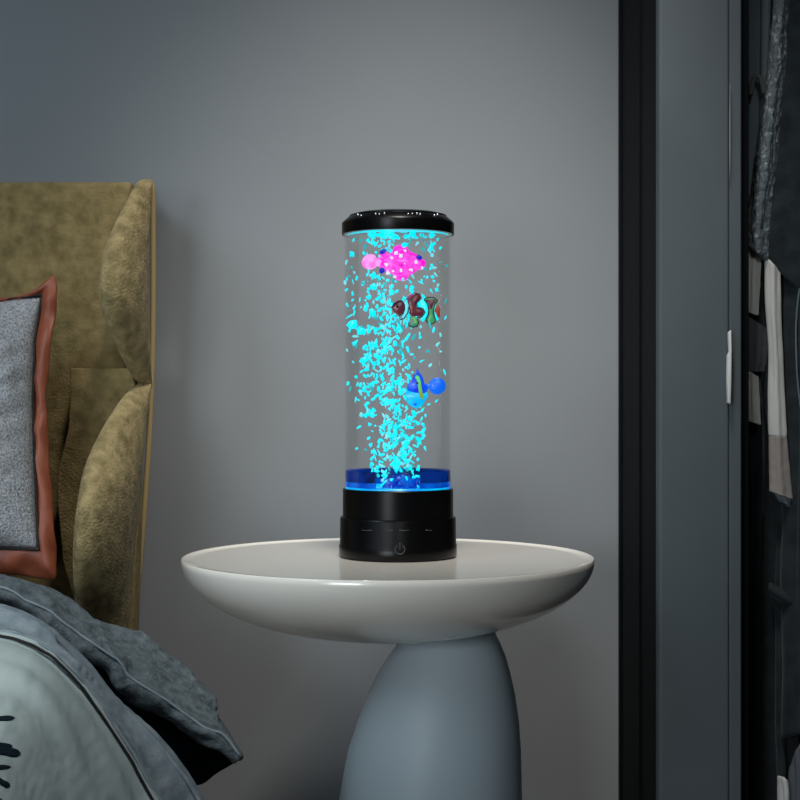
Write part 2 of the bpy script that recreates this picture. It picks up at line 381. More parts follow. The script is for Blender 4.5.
outl([(424, 299.5), (428, 297.3), (434, 297.6), (437.3, 300.5), (434.8, 305), (433.3, 310), (434.5, 317), (436.3, 321), (432.5, 324), (427.5, 323), (425.8, 319.5), (428.5, 314), (428.8, 308), (427, 303), (424, 299.5)])
# blue fish, tail to the right
fy3 = LY-.02
f = empty('toy_fish', P(418, 388, fy3), 'small blue plastic fish with yellow green stripe and round tail, lowest in the lamp', 'fish ornament')
extrude('body', [(407, 385.5), (411, 382), (413, 377.5), (413.5, 373), (415, 376), (417.3, 367.5), (418.5, 372), (421, 374.5), (423.5, 379), (424, 383.5), (427.5, 386), (427.5, 391), (424, 394), (414, 392.5), (407, 390.5)], fy3, .008, M['tang'], f, .0014)
extrude('belly', [(406, 390.5), (413, 391.3), (420, 392), (427, 391.5), (428.5, 396), (425, 401), (421.5, 407), (414, 408), (408, 404), (404.5, 397)], fy3+.0005, .007, M['tang_belly'], f, .0016)
extrude('stripe', [(414.5, 377), (416.5, 375.3), (419, 376), (420.5, 380), (421.3, 386), (422.5, 392), (423.5, 399), (421, 399.5), (418.6, 392), (418, 385), (417, 380.5)], fy3-.0042, .002, M['yellow'], f, .0005)
blob('eye', 417.3, 383, fy3-.006, 1.2, 1.2, .8, M['outline'], f)
blob('tail_root', 429, 386.3, fy3, 4.5, 2.6, 2.4, M['tang_tail'], f, sub=2)
blob('tail', 437.3, 386, fy3, 8.6, 8.6, 2.2, M['tang_tail'], f, sub=3)
blob('belly_spot', 415, 404, fy3-.0038, 1.8, 1.8, 1, M['tang_tail'], f)

# ---------------------------------------------------------------- bubbles
def half(py):                            # left and right border of the plume in the photo
    T = [(232, 349, 440), (260, 350, 436), (300, 352, 436), (330, 355, 432), (360, 359, 428), (400, 363, 426), (430, 369, 424), (460, 372, 421), (494, 374, 421)]
    for a, b in zip(T, T[1:]):
        if a[0] <= py <= b[0]:
            f = (py-a[0])/(b[0]-a[0]); return a[1]+f*(b[1]-a[1]), a[2]+f*(b[2]-a[2])
    return 374, 421
def fleck(bm, px, py, Y, L, W, ang):
    mt = Matrix.Translation(P(px, py, Y)) @ Matrix.Rotation(ang, 4, 'Y') @ Matrix.Rotation(random.uniform(-.6, .6), 4, 'Z') @ Matrix.Diagonal((W*s, W*s*.8, L*s, 1))
    r = bmesh.ops.create_icosphere(bm, subdivisions=1, radius=1, matrix=mt)
    q = Vector((px*.37, py*.41, 0))
    for v in r['verts']:
        d = v.co-P(px, py, Y); k = 1+.75*noise.noise(d*900+q)
        v.co = P(px, py, Y)+d*k
def free_depth(px):
    x = (px-398)*s; R = .048
    d = math.sqrt(max(R*R-x*x, 0)); return LY+random.uniform(-d, min(d*.4, .02))
FISH = [(400, 263, 26, 17), (370, 262, 10, 10), (416, 308, 26, 15), (417, 390, 13, 17), (436, 386, 11, 10)]
def blocked(px, py): return any(((px-a)/c)**2+((py-b)/d)**2 < 1 for a, b, c, d in FISH)
plume = {'cyan': bmesh.new(), 'cyan2': bmesh.new(), 'teal': bmesh.new()}
singles = []
n = 0
while n < 940:
    py = 236+256*random.random()**.92
    l, r = half(py); c = (l+r)/2; w = (r-l)/2
    g = random.gauss(0, .56)
    if abs(g) > 1.05: continue
    px = c-(4 if py < 420 else 0)+g*w
    dens = .6 if py < 300 else (.9 if py < 340 else 1)
    if px > 405 and 320 < py < 385: dens *= .7
    if random.random() > dens: continue
    if noise.noise(Vector((px*.12, py*.12, 3))) < -.22: continue
    d = free_depth(px)
    if blocked(px, py) and d < LY+.002: d = LY+.008+random.random()*.012
    L = random.uniform(1.2, 4.0); W = random.uniform(.8, 1.95)
    if py > 455: d = LY-.026+random.uniform(-.018, .012)
    if py > 470 and 384 < px < 416 and random.random() < .75: continue
    if px > 421 and py > 440: continue
    m = 'cyan' if random.random() < .78 else ('cyan2' if random.random() < .6 else 'teal')
    fleck(plume[m], px, py, d, L, W, random.gauss(0, .7)); n += 1
for m in ('cyan', 'cyan2', 'teal'):
    lab = {'cyan': 'dense rising plume of glowing cyan bubbles in the lamp water', 'cyan2': 'paler whitish cyan bubbles scattered through the plume in the lamp',
           'teal': 'dimmer teal bubbles scattered through the plume in the lamp'}[m]
    o = done('bubble_plume', plume[m], M[m]); tag(o, lab, 'bubbles', kind='stuff')
# bubbles strewn under the cap and free ones beside the plume: single things
def single(px, py, L, W, m, lab, grp, Y=None):
    bm = bmesh.new(); fleck(bm, px, py, Y or free_depth(px), L, W, random.gauss(0, .8))
    o = done('bubble', bm, M[m]); tag(o, lab, 'bubble', grp)
for k in range(34):
    px = 398+random.gauss(0, 21)
    if abs(px-398) > 42: continue
    single(px, 233+random.uniform(-1, 4.5), random.uniform(1.8, 3.6), random.uniform(2.4, 5), 'cyan', 'glowing cyan bubble gathered at the water surface just under the black cap', 'bubbles under the cap')
loose = [(354,241),(361,240),(365,247),(352,252),(371,244),(384,243),(410,241),(417,243),(426,245),(431,243),(437,239),(441,248),(430,252),(441,262),(447,266),(434,268),(435,275),(427,278),(421,282),(438,286),(346,262),(352,267),(355,272),(349,277),(345,283),(357,279),(347,290),(353,294),(363,283),(368,289),(445,302),(437,290),(446,318),(433,330),(438,345),(428,352),(440,335),(347,306),(350,316),(349,330),(356,345),(347,350),(353,362),(348,384),(350,389),(355,400),(361,414),(441,351),(444,372),(430,366),(428,404),(436,401),(426,415),(423,430),(359,428),(425,447),(365,450),(427,395),(357,449),(423,437)]
for px, py in loose:
    if blocked(px, py): continue
    big = py in (314, 245, 401)
    single(px+random.uniform(-.8, .8), py+random.uniform(-.8, .8), random.uniform(1.4, 3.4), random.uniform(1, 1.9), random.choice(('cyan', 'cyan', 'cyan2', 'teal')),
           'loose glowing bubble drifting alone in clear lamp water beside the cyan plume', 'loose bubbles beside the plume')
for px, py, L, W in ((353, 325, 5, 5), (372, 312, 5, 3.5), (361, 331, 4.5, 3.5), (374, 287, 4, 4.5), (369, 297, 3, 2.5), (392, 292, 4, 3), (364, 360, 5, 3.5), (377, 356, 5, 3), (431, 247, 2.5, 4), (404, 245, 3, 4)):
    single(px, py, L, W, 'cyan', 'larger angular cyan bubble among the smaller ones in the lamp plume', 'larger bubbles in the lamp', LY-.035)

# ---------------------------------------------------------------- bed
bed = empty('bed', (-.95, 1.1, 0), 'bed with olive brown velvet winged headboard edged in tan piping, at the left', 'bed')
XR = -.290
hb = box('headboard_panel', (-1.72, 1.715, .08), (-.306, 1.80, P(0, 181.5, 1.715).z), M['velvet'], bed, .006, 4)
for v in hb.data.vertices:
    if v.co.x > -.5: v.co.x -= max(0, .55-v.co.z)*.07
# lower cushion of the headboard, its left edge an S-curve
ol = [(134, 368.5), (140, 395), (140, 520), (136, 640), (133, 700), (82, 700), (79, 640), (78, 600), (66, 560), (60.5, 500), (61, 470), (67, 448), (71.5, 430), (73.3, 400), (73.3, 368.5)]
YC = 1.69
extrude('lower_cushion', ol, YC, .035, M['velvet'], bed, .002)
# side wings
def wing(name, rows, m, lab):
    # rows: (py, px of the front outline, px of the back edge)
    n = 44; ys = [r[0] for r in rows]
    bm = bmesh.new(); rings = []
    for j in range(n):
        t = j/(n-1); py = ys[0]+(ys[-1]-ys[0])*t
        k = 0
        while k < len(rows)-2 and rows[k+1][0] < py: k += 1
        A, B = rows[k], rows[k+1]; f = (py-A[0])/(B[0]-A[0])
        def cub(i):
            p0 = rows[max(k-1, 0)][i]; p1 = A[i]; p2 = B[i]; p3 = rows[min(k+2, len(rows)-1)][i]
            return .5*((2*p1)+(p2-p0)*f+(2*p0-5*p1+4*p2-p3)*f*f+(3*p1-p0-3*p2+p3)*f**3)
        front, back = cub(1), cub(2)
        Yb = 1.70; xo = (back-400)*Yb/F; th = .042
        W = max(back-front, .5)*Yb/F
        th = min(.045, .75*W+.003)
        Yf = (xo-.68*th)*F/(front-400)
        Yf = min(Yf, Yb-.006)
        d = Yb-Yf
        Ym = Yb-d*.5
        z = CZ-(py-400)*(Ym)/F
        ring = []
        # outer face from back to front, rounded front, inner face back
        prof = [(0, 0), (-.002, .06), (.004, .22), (.007, .45), (.005, .65), (-.003, .82), (-.012, .93), (-.022, .985), (-.03, 1), (-.037, .97), (-.042, .88), (-.044, .6), (-.044, .25), (-.042, 0)]
        for dx, q in prof:
            sx = dx/.044*th if dx < 0 else dx
            ring.append(bm.verts.new((xo+sx, Yb-d*q, z)))
        rings.append(ring)
    for A, B in zip(rings, rings[1:]):
        for k in range(len(A)): bm.faces.new((A[k], A[(k+1) % len(A)], B[(k+1) % len(A)], B[k]))
    bm.faces.new(rings[0]); bm.faces.new(rings[-1][::-1])
    o = done(name, bm, m, bed); tag(o, lab)
    sb = o.modifiers.new('sub', 'SUBSURF'); sb.levels = 1; sb.render_levels = 2
    return o
wing('side_wing', [(179, 145, 148.5), (184, 138, 148.8), (200, 131, 149), (225, 120, 149.5), (255, 110, 149.5), (285, 105.5, 149.5), (310, 107.5, 149.5), (330, 114, 149), (350, 122, 149), (370, 131, 148.5), (382, 138, 148), (390, 143, 147.6)], M['velvet_light'], 'upper leaf shaped velvet wing')
wing('side_wing', [(381, 141, 148.3), (388, 134, 148), (400, 124, 147.6), (420, 112, 146.5), (445, 100, 145.5), (470, 90, 144), (500, 83.5, 142), (530, 80, 139.5), (560, 79.5, 137), (600, 82, 133.5), (640, 88, 130), (700, 95, 126), (760, 105, 122)], M['velvet_light'], 'lower leaf shaped velvet wing')
pts = [P(x, y, 1.712) for x, y in [(150.5, 181), (153, 190), (153.3, 230), (153.2, 300), (152.5, 350), (151.5, 385), (149.5, 430), (146.5, 480), (143, 530), (139.5, 570), (136, 605), (133, 640), (129, 690), (124, 760)]]
tube('piping', resample(pts, 60), .0032, M['piping_tan'], bed)
box('bed_frame', (-1.70, .35, .12), (-.335, 1.70, .27), M['velvet'], bed, .01, 3)
for x, y in ((-1.62, .45), (-.42, .45), (-1.62, 1.6), (-.42, 1.6)):
    lathe('leg', [(0, 0), (.02, 0), (.028, .12), (0, .12)], (x, y), M['black'], bed, seg=24)
mt = box('mattress', (-1.66, .38, .27), (-.35, 1.67, .45), M['sheet'], None, .03, 5)
tag(mt, 'mattress in a charcoal sheet, mostly hidden under pillow and bedding', 'mattress')

# pillow
pil = empty('pillow', P(0, 578, 1.56), 'grey woven cushion with rust satin border leaning on the headboard', 'pillow')
PTL, PTR, PBR, PBL = (-330, 345), (47, 283), (47, 560), (-330, 560)   # seam corners of the grey face (px)
def interp(T, x):
    for a, b in zip(T, T[1:]):
        if a[0] <= x <= b[0]: return a[1]+(b[1]-a[1])*(x-a[0])/(b[0]-a[0])
    return T[0][1] if x < T[0][0] else T[-1][1]
SR = [(0, 39.6), (.4, 35), (.6, 34), (.82, 36), (1, 43)]
OR = [(0, 57), (.1, 55.5), (.26, 52), (.45, 47.5), (.6, 45), (.7, 48), (.83, 55), (.95, 58), (1, 55.5)]
def pil_in(u, v):                        # the grey face between its seams
    x = -345+(interp(SR, v)+345)*u
    yb = 536+13.5*u; yt = 345-50*u if u > .9 else 345-50*u
    return x, yb*(1-v)+yt*v
def pil_pt(u, v):                        # the outline of the satin border
    x = -362+(interp(OR, v)+362)*u
    yt = 342-48*u-21*max(0, (u-.92)/.08)**1.3
    return x, (560+18*u)*(1-v)+yt*v
YP = 1.585
def pil_grid(inset, sgn):
    g = []
    NU, NV = 80, 60
    for i in range(NU):
        row = []
        for j in range(NV):
            u = i/(NU-1); v = j/(NV-1)
            uu = inset*.6+u*(1-inset*.6-inset); vv = .10*(inset > 0)+v*(1-(.10+.10)*(inset > 0))
            if inset > 0: uu = .03+u*(.955-.03)
            x, y = pil_in(u, v)
            e = (1-abs(2*u-1)**3.2)*(1-abs(2*v-1)**2.6)
            th = .068*max(e, 0)**.62
            wr = (.0025+.006*(v > .6)*min(1, (v-.6)*8))*math.sin((v*9+math.sin(u*30)*.2)*6.28)*(math.exp(-((1-u)/.07)**2))*(1-abs(2*v-1))
            wr += .004*noise.noise(Vector((u*9, v*5, sgn)))+.0025*noise.noise(Vector((u*22+v*10, v*16, 2)))+.004*(1-abs(math.sin(u*30+v*9+2*noise.noise(Vector((u*9, v*4, 8))))))**6
            wr *= min(1, e*4)
            tilt = (v-.5)*.085
            row.append(P(x, y, YP+tilt-.0)+Vector((0, -sgn*(th+wr), 0)))
        g.append(row)
    return g
gf = pil_grid(.05, 1); gb = pil_grid(.05, -.6)
bm = bmesh.new()
for g in (gf, gb):
    V = [[bm.verts.new(p) for p in row] for row in g]
    for i in range(len(V)-1):
        for j in range(len(V[0])-1): bm.faces.new((V[i][j], V[i+1][j], V[i+1][j+1], V[i][j+1]))
bmesh.ops.remove_doubles(bm, verts=bm.verts, dist=.0004)
done('cushion_body', bm, M['grey_fabric'], pil)
# flange: ring between the seam and the outer outline
seam = [gf[i][0] for i in range(80)]+[gf[79][j] for j in range(1, 60)]+[gf[i][59] for i in range(78, -1, -1)]+[gf[0][j] for j in range(58, 0, -1)]
par = [(i/79, 0) for i in range(80)]+[(1, j/59) for j in range(1, 60)]+[(i/79, 1) for i in range(78, -1, -1)]+[(0, j/59) for j in range(58, 0, -1)]
bm = bmesh.new(); R = []
N = len(seam)
for k in range(N):
    u, v = par[k]; x, y = pil_pt(u, v); out = P(x, y, YP+(v-.5)*.085)
    row = []
    for q in range(9):
        t = q/8; p = seam[k].lerp(out, t)
        p = p+Vector((0, -.0045*math.sin(math.pi*t)-.003*math.sin(k*.55+t*2)*t+.006*noise.noise(p*45), .002*t*math.sin(k*.3)))
        row.append(bm.verts.new(p))
    R.append(row)
for k in range(N):
    A, B = R[k], R[(k+1) % N]
    for q in range(8): bm.faces.new((A[q], B[q], B[q+1], A[q+1]))
o = done('border', bm, M['rust'], pil); tag(o, 'rust coloured satin border')
sd = o.modifiers.new('t', 'SOLIDIFY'); sd.thickness = .004; sd.offset = 0
sd = o.modifiers.new('s', 'SUBSURF'); sd.levels = 1; sd.render_levels = 1
tube('piping', [p+Vector((0, -.004, 0)) for p in seam+seam[:1]], .0012, M['black_cord'], pil, seg=8)

# ---------------------------------------------------------------- bedding
def nz(x, y, k=0): return noise.noise(Vector((x, y, k)))
quilt = empty('blanket', P(120, 700, 1.35), 'slate grey blanket with shade-darkened lining hanging off the bed beside the table', 'blanket')
S0 = [(-90, 566), (0, 574), (31, 581), (62, 592), (78, 600), (94, 618), (106, 623), (128, 632), (156, 649), (181, 670), (203, 693), (219, 718), (231, 737), (242, 757)]
def sh(c, dx, dy, Y, yt=None):
    n = len(c)-1
    return [(x+dx, y+dy, Y if yt is None else Y+(yt-Y)*(i/n)) for i, (x, y) in enumerate(c)]
HEM = [(-90, 583), (0, 593), (25, 602), (47, 615), (62.5, 627), (78, 639), (94, 651), (116, 666), (125, 678), (150, 694), (175, 710), (203, 729), (225, 741), (241, 758)]
mid = [((a[0]+b[0])/2+1, (a[1]+b[1])/2-2) for a, b in zip(S0, HEM)]
c0 = [(x-3*(1-i/13), y+22*(1-i/13)+2, 1.46-.075*i/13) for i, (x, y) in enumerate(S0)]; c1 = sh(S0, 0, 3, 1.425, 1.375); c2 = sh(mid, 0, 0, 1.37, 1.35); c3 = sh(HEM, 0, 0, 1.33, 1.33); c4 = sh(HEM, -5, 4, 1.345, 1.335); c5 = sh(HEM, -8, -2, 1.365, 1.345)
def rdg(x): return 1-abs(math.sin(x))**.6
def dq(u, v, p):
    e = min(1, 7*(1-u)+.15, 6*v+.2)
    q = v*7+1.6*nz(u*5, v*2, 7)-u*2.2
    w = .004*nz(u*7, v*2, 1)+.0055*rdg(q)+.0035*rdg(v*15+u*4+2.2*nz(u*8, v*4, 3))*(.3+u)+.002*nz(u*20+v*6, v*9, 2)
    w += .005*rdg(u*16-v*5+2*nz(u*4, v*4, 8))*max(0, nz(u*3, v*2, 12)+.15)
    return (w+.001)*e
g = loft_grid([c0, c1, c2, c3, c4, c5], 190, 100, dq)
hem_line = [g[i][int(.6*99)] for i in range(0, 190, 3)]
grid_obj('fold', spread_left(g), M['quilt'], quilt, .004)
tube('piping', [p+Vector((0, -.003, .001)) for p in hem_line], .0013, M['duvet_back'], quilt)
# the hanging lining below the fold, its shade put into a near-black colour
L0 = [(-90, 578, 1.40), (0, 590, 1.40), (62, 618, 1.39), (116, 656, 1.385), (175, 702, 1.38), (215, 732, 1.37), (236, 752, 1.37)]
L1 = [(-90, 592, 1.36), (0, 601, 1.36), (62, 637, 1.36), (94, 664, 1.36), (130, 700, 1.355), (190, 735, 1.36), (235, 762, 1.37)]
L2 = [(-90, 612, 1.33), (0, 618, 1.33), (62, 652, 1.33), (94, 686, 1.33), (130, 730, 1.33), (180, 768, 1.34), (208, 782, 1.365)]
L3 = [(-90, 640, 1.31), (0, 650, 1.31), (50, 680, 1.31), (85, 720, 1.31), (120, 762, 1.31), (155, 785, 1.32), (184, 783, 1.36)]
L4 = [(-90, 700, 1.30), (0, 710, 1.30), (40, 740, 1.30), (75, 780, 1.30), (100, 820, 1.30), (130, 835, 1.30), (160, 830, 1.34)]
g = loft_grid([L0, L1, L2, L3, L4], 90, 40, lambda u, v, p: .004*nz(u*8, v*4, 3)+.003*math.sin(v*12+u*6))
o = grid_obj('underside', spread_left(g), M['navy'], quilt, .003); tag(o, 'shade-darkened lining')

duv = empty('duvet', P(40, 740, 1.1), 'pale grey green duvet with piped edge and dark leaf embroidery in the near corner', 'duvet')
B0 = [(-90, 596), (0, 609), (31, 620), (47, 630), (62.5, 643), (94, 675), (125, 709), (156, 741), (176, 765), (187.5, 780), (201, 802), (222, 845)]
B1 = [(-90, 620), (0, 631), (31, 639), (47, 647), (62.5, 658), (87.5, 685), (109, 716), (134, 754), (148, 780), (159, 800), (170, 822), (190, 860)]
def at(c, Y): return [(x, y, Y) for x, y in c]
b_ = [at([(x-8, y+14) for x, y in B0], 1.27), at([(x-2, y+3) for x, y in B0], 1.25), at(B0, 1.225), at([((a[0]*.5+b[0]*.5)+1, (a[1]*.5+b[1]*.5)-1) for a, b in zip(B0, B1)], 1.205), at(B1, 1.185)]
def dd0(u, v, p): return .003*nz(u*8, v*2, 4)+.0022*math.sin(v*13+nz(u*4, v)*2)+.0008*nz(u*60, v*8, 2)
g = loft_grid(b_, 120, 34, dd0)
o = grid_obj('hem_band', spread_left(g), M['duvet_back'], duv, .004); tag(o, 'darker grey hem band')
B2 = [(-90, 626), (0, 637), (31, 645), (45, 653), (60, 665), (84, 692), (105, 723), (129, 761), (142, 786), (152, 806), (162, 830), (180, 868)]
B3 = [(-100, 660), (-10, 668), (18, 675), (32, 684), (48, 698), (66, 722), (84, 755), (100, 790), (110, 815), (118, 835), (126, 855), (140, 890)]
B4 = [(-110, 720), (-30, 722), (-4, 728), (8, 736), (22, 752), (36, 778), (50, 808), (62, 838), (70, 862), (76, 880), (82, 900), (92, 930)]
B5 = [(-140, 800), (-70, 800), (-45, 806), (-30, 815), (-15, 832), (-2, 858), (10, 885), (20, 910), (28, 930), (32, 945), (38, 960), (46, 985)]
B6 = [(-200, 930), (-150, 930), (-130, 935), (-115, 942), (-100, 955), (-85, 975), (-70, 1000), (-60, 1020), (-52, 1035), (-46, 1050), (-40, 1060), (-30, 1080)]
def dd(u, v, p):
    q = v+.05*nz(u*3, 2, 1)-.10*u*u
    w = .0028*math.sin(q*22+1.5*nz(u*4, v*3, 5))+.0016*math.sin(q*47+u*3)
    w *= max(0, .7+1.3*nz(u*4, v*3, 9))
    w += .003*nz(u*3, v*14, 6)+.0004*nz(u*40, v*40, 8)
    return w*min(1, v*10)
dgrid = loft_grid([at(B1, 1.19), at(B2, 1.165), at(B3, 1.10), at(B4, 1.02), at(B5, .92), at(B6, .80)], 130, 130, dd)
dobj = grid_obj('cover', spread_left(dgrid), M['duvet'], duv, .004)
for c, Y, nm in ((B0, 1.216, 1), (B1, 1.174, 1), ([(x-3.4, y+3.4) for x, y in B1], 1.166, 0)):
    pts = resample([P(x, y, Y) for x, y in c], 90)
    pts = [p+Vector((0, -.003, .0012*nz(k*.2, 1))) for k, p in enumerate(pts)]
    tube('piping', pts, .0020 if nm else .0012, M['duvet_back'] if nm else M['black_cord'], duv)
# embroidered leaves following the cover
vs = []; fs = []
for row in dgrid: vs += row
nv = len(dgrid[0])
for i in range(len(dgrid)-1):
    for j in range(nv-1): fs.append((i*nv+j, (i+1)*nv+j, (i+1)*nv+j+1, i*nv+j+1))
bvh = BVHTree.FromPolygons(vs, fs); cam0 = Vector((0, 0, CZ))
def stroke(a, b, w):
    bm = bmesh.new(); n = 16; rows = []
    for i in range(n):
        t = i/(n-1); x = a[0]+(b[0]-a[0])*t; y = a[1]+(b[1]-a[1])*t
        L = math.hypot(b[0]-a[0], b[1]-a[1]); nx, ny = -(b[1]-a[1])/L, (b[0]-a[0])/L
        ww = w*(min(1, (1-t)*5)**.5)*(.8+.2*math.sin(t*7)) + .05
        row = []
        for q in range(-3, 4):
            d = (P(x+nx*ww*q/3, y+ny*ww*q/3, 1)-cam0).normalized()
            h = bvh.ray_cast(cam0, d)
            if h[0] is None: return
            row.append(bm.verts.new(h[0]-d*.0035))
        rows.append(row)
    for A, B in zip(rows, rows[1:]):
        for k in range(6): bm.faces.new((A[k], A[k+1], B[k+1], B[k]))
    o = done('embroidered_leaf', bm, M['ink'], duv)
    md = o.modifiers.new('t', 'SOLIDIFY'); md.thickness = .002; md.offset = 0
for a, b, w in (((-30, 722), (14, 718.5), 3.8), ((-30, 742), (12, 747), 3.2), ((-30, 748), (20, 754), 6.3), ((-30, 768), (10, 768), 3.5), ((-26, 790), (-2, 774), 3.5), ((-12, 776), (9, 786.5), 3.6), ((-10, 796), (2, 803), 3)):
    stroke(a, b, w)

# ---------------------------------------------------------------- wardrobe
X0 = (618-400)*WY/F; YW = X0*F/(656-400)
def X(px, Y=YW): return (px-400)*Y/F
wd = empty('wardrobe', (X0+.4, 1.7, 0), 'dark wardrobe, black side and slate grey front panel, open on hanging clothes', 'wardrobe')
box('side_panel', (X0, YW, 0), (X0+.018, WY-.002, 2.2), M['ward_black'], wd, .0015)
for px, w in ((621.5, .004), (640, .006)):
    Yq = X0*F/(px-400)
    box('side_trim', (X0-.002, Yq-w, 0), (X0+.001, Yq, 2.2), M['ward_black'], wd, .0006)
box('front_panel', (X0-.0006, YW-.02, 0), (X(729.5, YW-.02), YW-.0005, 2.2), M['ward_grey'], wd, .003, 3)
box('panel_edge', (X(729.55, YW-.02), YW-.018, 0), (X(737.5), YW-.0005, 2.2), M['ward_grey'], wd, .0015)
box('inner_post', (X(738), YW-.002, 0), (X(748.5), YW+.05, 2.2), M['ward_black'], wd, .001)
box('back_panel', (X0+.018, WY-.02, 0), (1.1, WY-.002, 2.2), M['ward_in'], wd, 0)
box('bottom_board', (X(738), YW+.0, 0), (1.1, WY-.02, .08), M['ward_in'], wd, .002)
box('far_side_panel', (1.1, YW, 0), (1.12, WY-.002, 2.2), M['ward_black'], wd, .001)
box('top_board', (X0+.018, YW, 2.18), (1.1, WY-.02, 2.2), M['ward_black'], wd, .001)
def strip(px, y0, y1, r, lab):
    pts = [P(px, y, YW-.0215) for y in (y0, (y0+y1)/2, y1)]
    tube('edge_highlight', resample(pts, 14), lambda t: r*(math.sin(math.pi*min(max(t, .03), .97))**.5), M['highlight_grey'], wd); 
strip(730, 84, 182, .0009, '')  # thin pale bead stands in for the highlight down the panel edge
hn = extrude('door_handle', [(728, 333), (730.5, 330), (731, 350), (730.6, 385), (730, 404), (727.2, 403), (726.6, 380), (727, 356), (728.8, 352)], YW-.026, .008, M['pale_cloth'], wd, .0008)
tag(hn, 'pale slim pull handle')
bar = tube('hanging_rail', [(X(738), 1.66, 1.42), (.8, 1.66, 1.42), (1.1, 1.66, 1.42)], .012, M['metal'], wd, 16)

# garments
def hanger(x, par):
    pts = [Vector((x+.012*math.cos(a), 1.66, 1.432+.014*math.sin(a)+.0)) for a in [math.radians(200-k*25) for k in range(10)]]
    tube('hanger_hook', pts+[Vector((x, 1.66, 1.39)), Vector((x, 1.66, 1.34))], .0018, M['metal'], par, 6)
def cloth(name, curves, m, par, nu=70, nv=24, amp=.004, thick=.004, fr=5, lab=None, ridge=0):
    def d(u, v, p): return amp*math.sin(v*fr*3+2*nz(u*3, v*2, 1))+amp*.6*nz(u*9, v*5, 2)+ridge*nz(u*90, v*30, 4)*.004
    o = grid_obj(name, loft_grid(curves, nu, nv, d), m, par, thick)
    if lab: tag(o, lab)
    return o
GY = 1.60
# slate garment at the back left
g1 = empty('garment', (.385, 1.66, .3), 'slate grey garment hanging half hidden between the wardrobe post and the fleece trimmed coat', 'garment')
cloth('fabric', [[(750, -250, 1.645), (751, 0, 1.645), (750, 300, 1.65), (750, 600, 1.69), (750, 860, 1.69)], [(762, -250, 1.63), (764, 0, 1.63), (761, 300, 1.635), (758, 600, 1.66), (758, 860, 1.66)], [(790, -250, 1.65), (790, 0, 1.65), (786, 300, 1.655), (784, 600, 1.69), (782, 860, 1.69)]], M['coat_slate'], g1, amp=.005)
hanger(.41, g1)
tube('fabric_loop', resample([P(x, y, 1.615) for x, y in ((751, 95), (752.5, 84), (755, 76.5), (759, 77), (762, 84), (764, 94))], 20), .0028, M['mid_cloth'], g1, 8)
# coat with fleece
g2 = empty('coat', (.43, 1.62, .4), 'black coat with nubbly grey fleece edging, hanging above the pale strips', 'coat')
cloth('fleece_edge', [[(800, -240, GY+.03), (776, 0, GY+.02), (770, 60, GY+.02), (765, 110, GY+.02), (757, 170, GY+.02), (751, 215, GY+.015), (748.5, 246, GY+.01)],
                      [(806, -240, GY), (781, 0, GY), (776, 60, GY-.004), (770, 110, GY-.006), (763, 170, GY-.008), (758, 215, GY-.01), (756, 253, GY-.01)],
                      [(818, -240, GY+.02), (791, 0, GY+.02), (786, 60, GY+.015), (780, 110, GY+.01), (774, 170, GY+.01), (769, 215, GY+.008), (766, 262, GY+.005)]], M['fleece'], g2, 120, 30, .001, .006, ridge=1.1, lab='nubbly grey fleece edging')
cloth('coat_body', [[(800, -240, GY+.04), (784, 0, GY+.03), (778, 80, GY+.025), (771, 160, GY+.02), (765, 220, GY+.015), (763, 260, GY+.012)],
                    [(835, -240, GY), (815, 0, GY-.01), (808, 80, GY-.01), (800, 160, GY-.01), (788, 230, GY-.005), (779, 272, GY)],
                    [(880, -240, GY), (870, 0, GY), (860, 80, GY), (850, 160, GY), (835, 250, GY), (812, 300, GY+.005)],
                    [(960, -240, GY+.04), (960, 0, GY+.04), (950, 100, GY+.04), (930, 200, GY+.04), (900, 280, GY+.04), (860, 330, GY+.04)]], M['coat'], g2, 80, 50, .004)
hanger(.50, g2)
# pale cloth with strips
g3 = empty('scarf', (.39, 1.62, .5), 'pale grey cloth strips hanging under the black coat beside the wardrobe post', 'scarf')
Yg = 1.61
def piece(name, ol, Y, t, m, lab=None):
    # a strip of cloth: left border and right border lists
    L, R = ol
    Mi = [((a[0]+b[0])/2, (a[1]+b[1])/2) for a, b in zip(L, R)]
    o = cloth(name, [[(x, y, Y+.004) for x, y in L], [(x, y, Y-.003) for x, y in Mi], [(x, y, Y+.003) for x, y in R]], m, g3, 50, 12, .0008, t)
    if lab: tag(o, lab)
piece('strip', ([(748, 245), (748, 280), (748, 312)], [(760.5, 257), (759, 285), (757, 316)]), Yg, .003, M['pale_cloth'])
piece('dark_fold', ([(760.5, 256), (759, 300), (757.5, 330), (762, 360), (766, 400), (768.5, 440)], [(766, 258), (766, 300), (769.5, 326), (770, 345), (771, 400), (771, 430)]), Yg+.012, .003, M['coat'], 'dark fold between the pale strips')
piece('grey_fold', ([(748, 316), (748, 345), (748.5, 372)], [(769, 330), (768, 352), (763, 372)]), Yg+.006, .003, M['mid_cloth'], 'mid grey fold')
piece('strip', ([(748.3, 371), (748.3, 395), (748.3, 421)], [(757, 376), (758.5, 400), (759.5, 425)]), Yg, .003, M['pale_cloth'])
piece('strip', ([(765, 255), (765.5, 300), (769, 350), (768, 400), (769, 436)], [(779.5, 270), (780.5, 320), (782.5, 370), (784.5, 405), (786, 438)]), Yg-.008, .003, M['pale_cloth'])
piece('strip_end', ([(769, 436), (769.3, 465), (769.5, 491)], [(786, 437), (789, 468), (792, 500)]), Yg-.0085, .003, M['taupe_cloth'], 'taupe end of the long pale strip')
piece('turned_hem', ([(773, 490), (776, 495), (779, 499)], [(792, 494), (792.5, 503), (793, 510)]), Yg-.004, .003, M['coat_slate'], 'dark turned up hem')
hanger(.455, g3)
tube('hanger_cord', [P(757, 250, Yg+.02), P(765, 0, 1.64), Vector((.455, 1.66, 1.34))], .002, M['coat'], g3, 6)
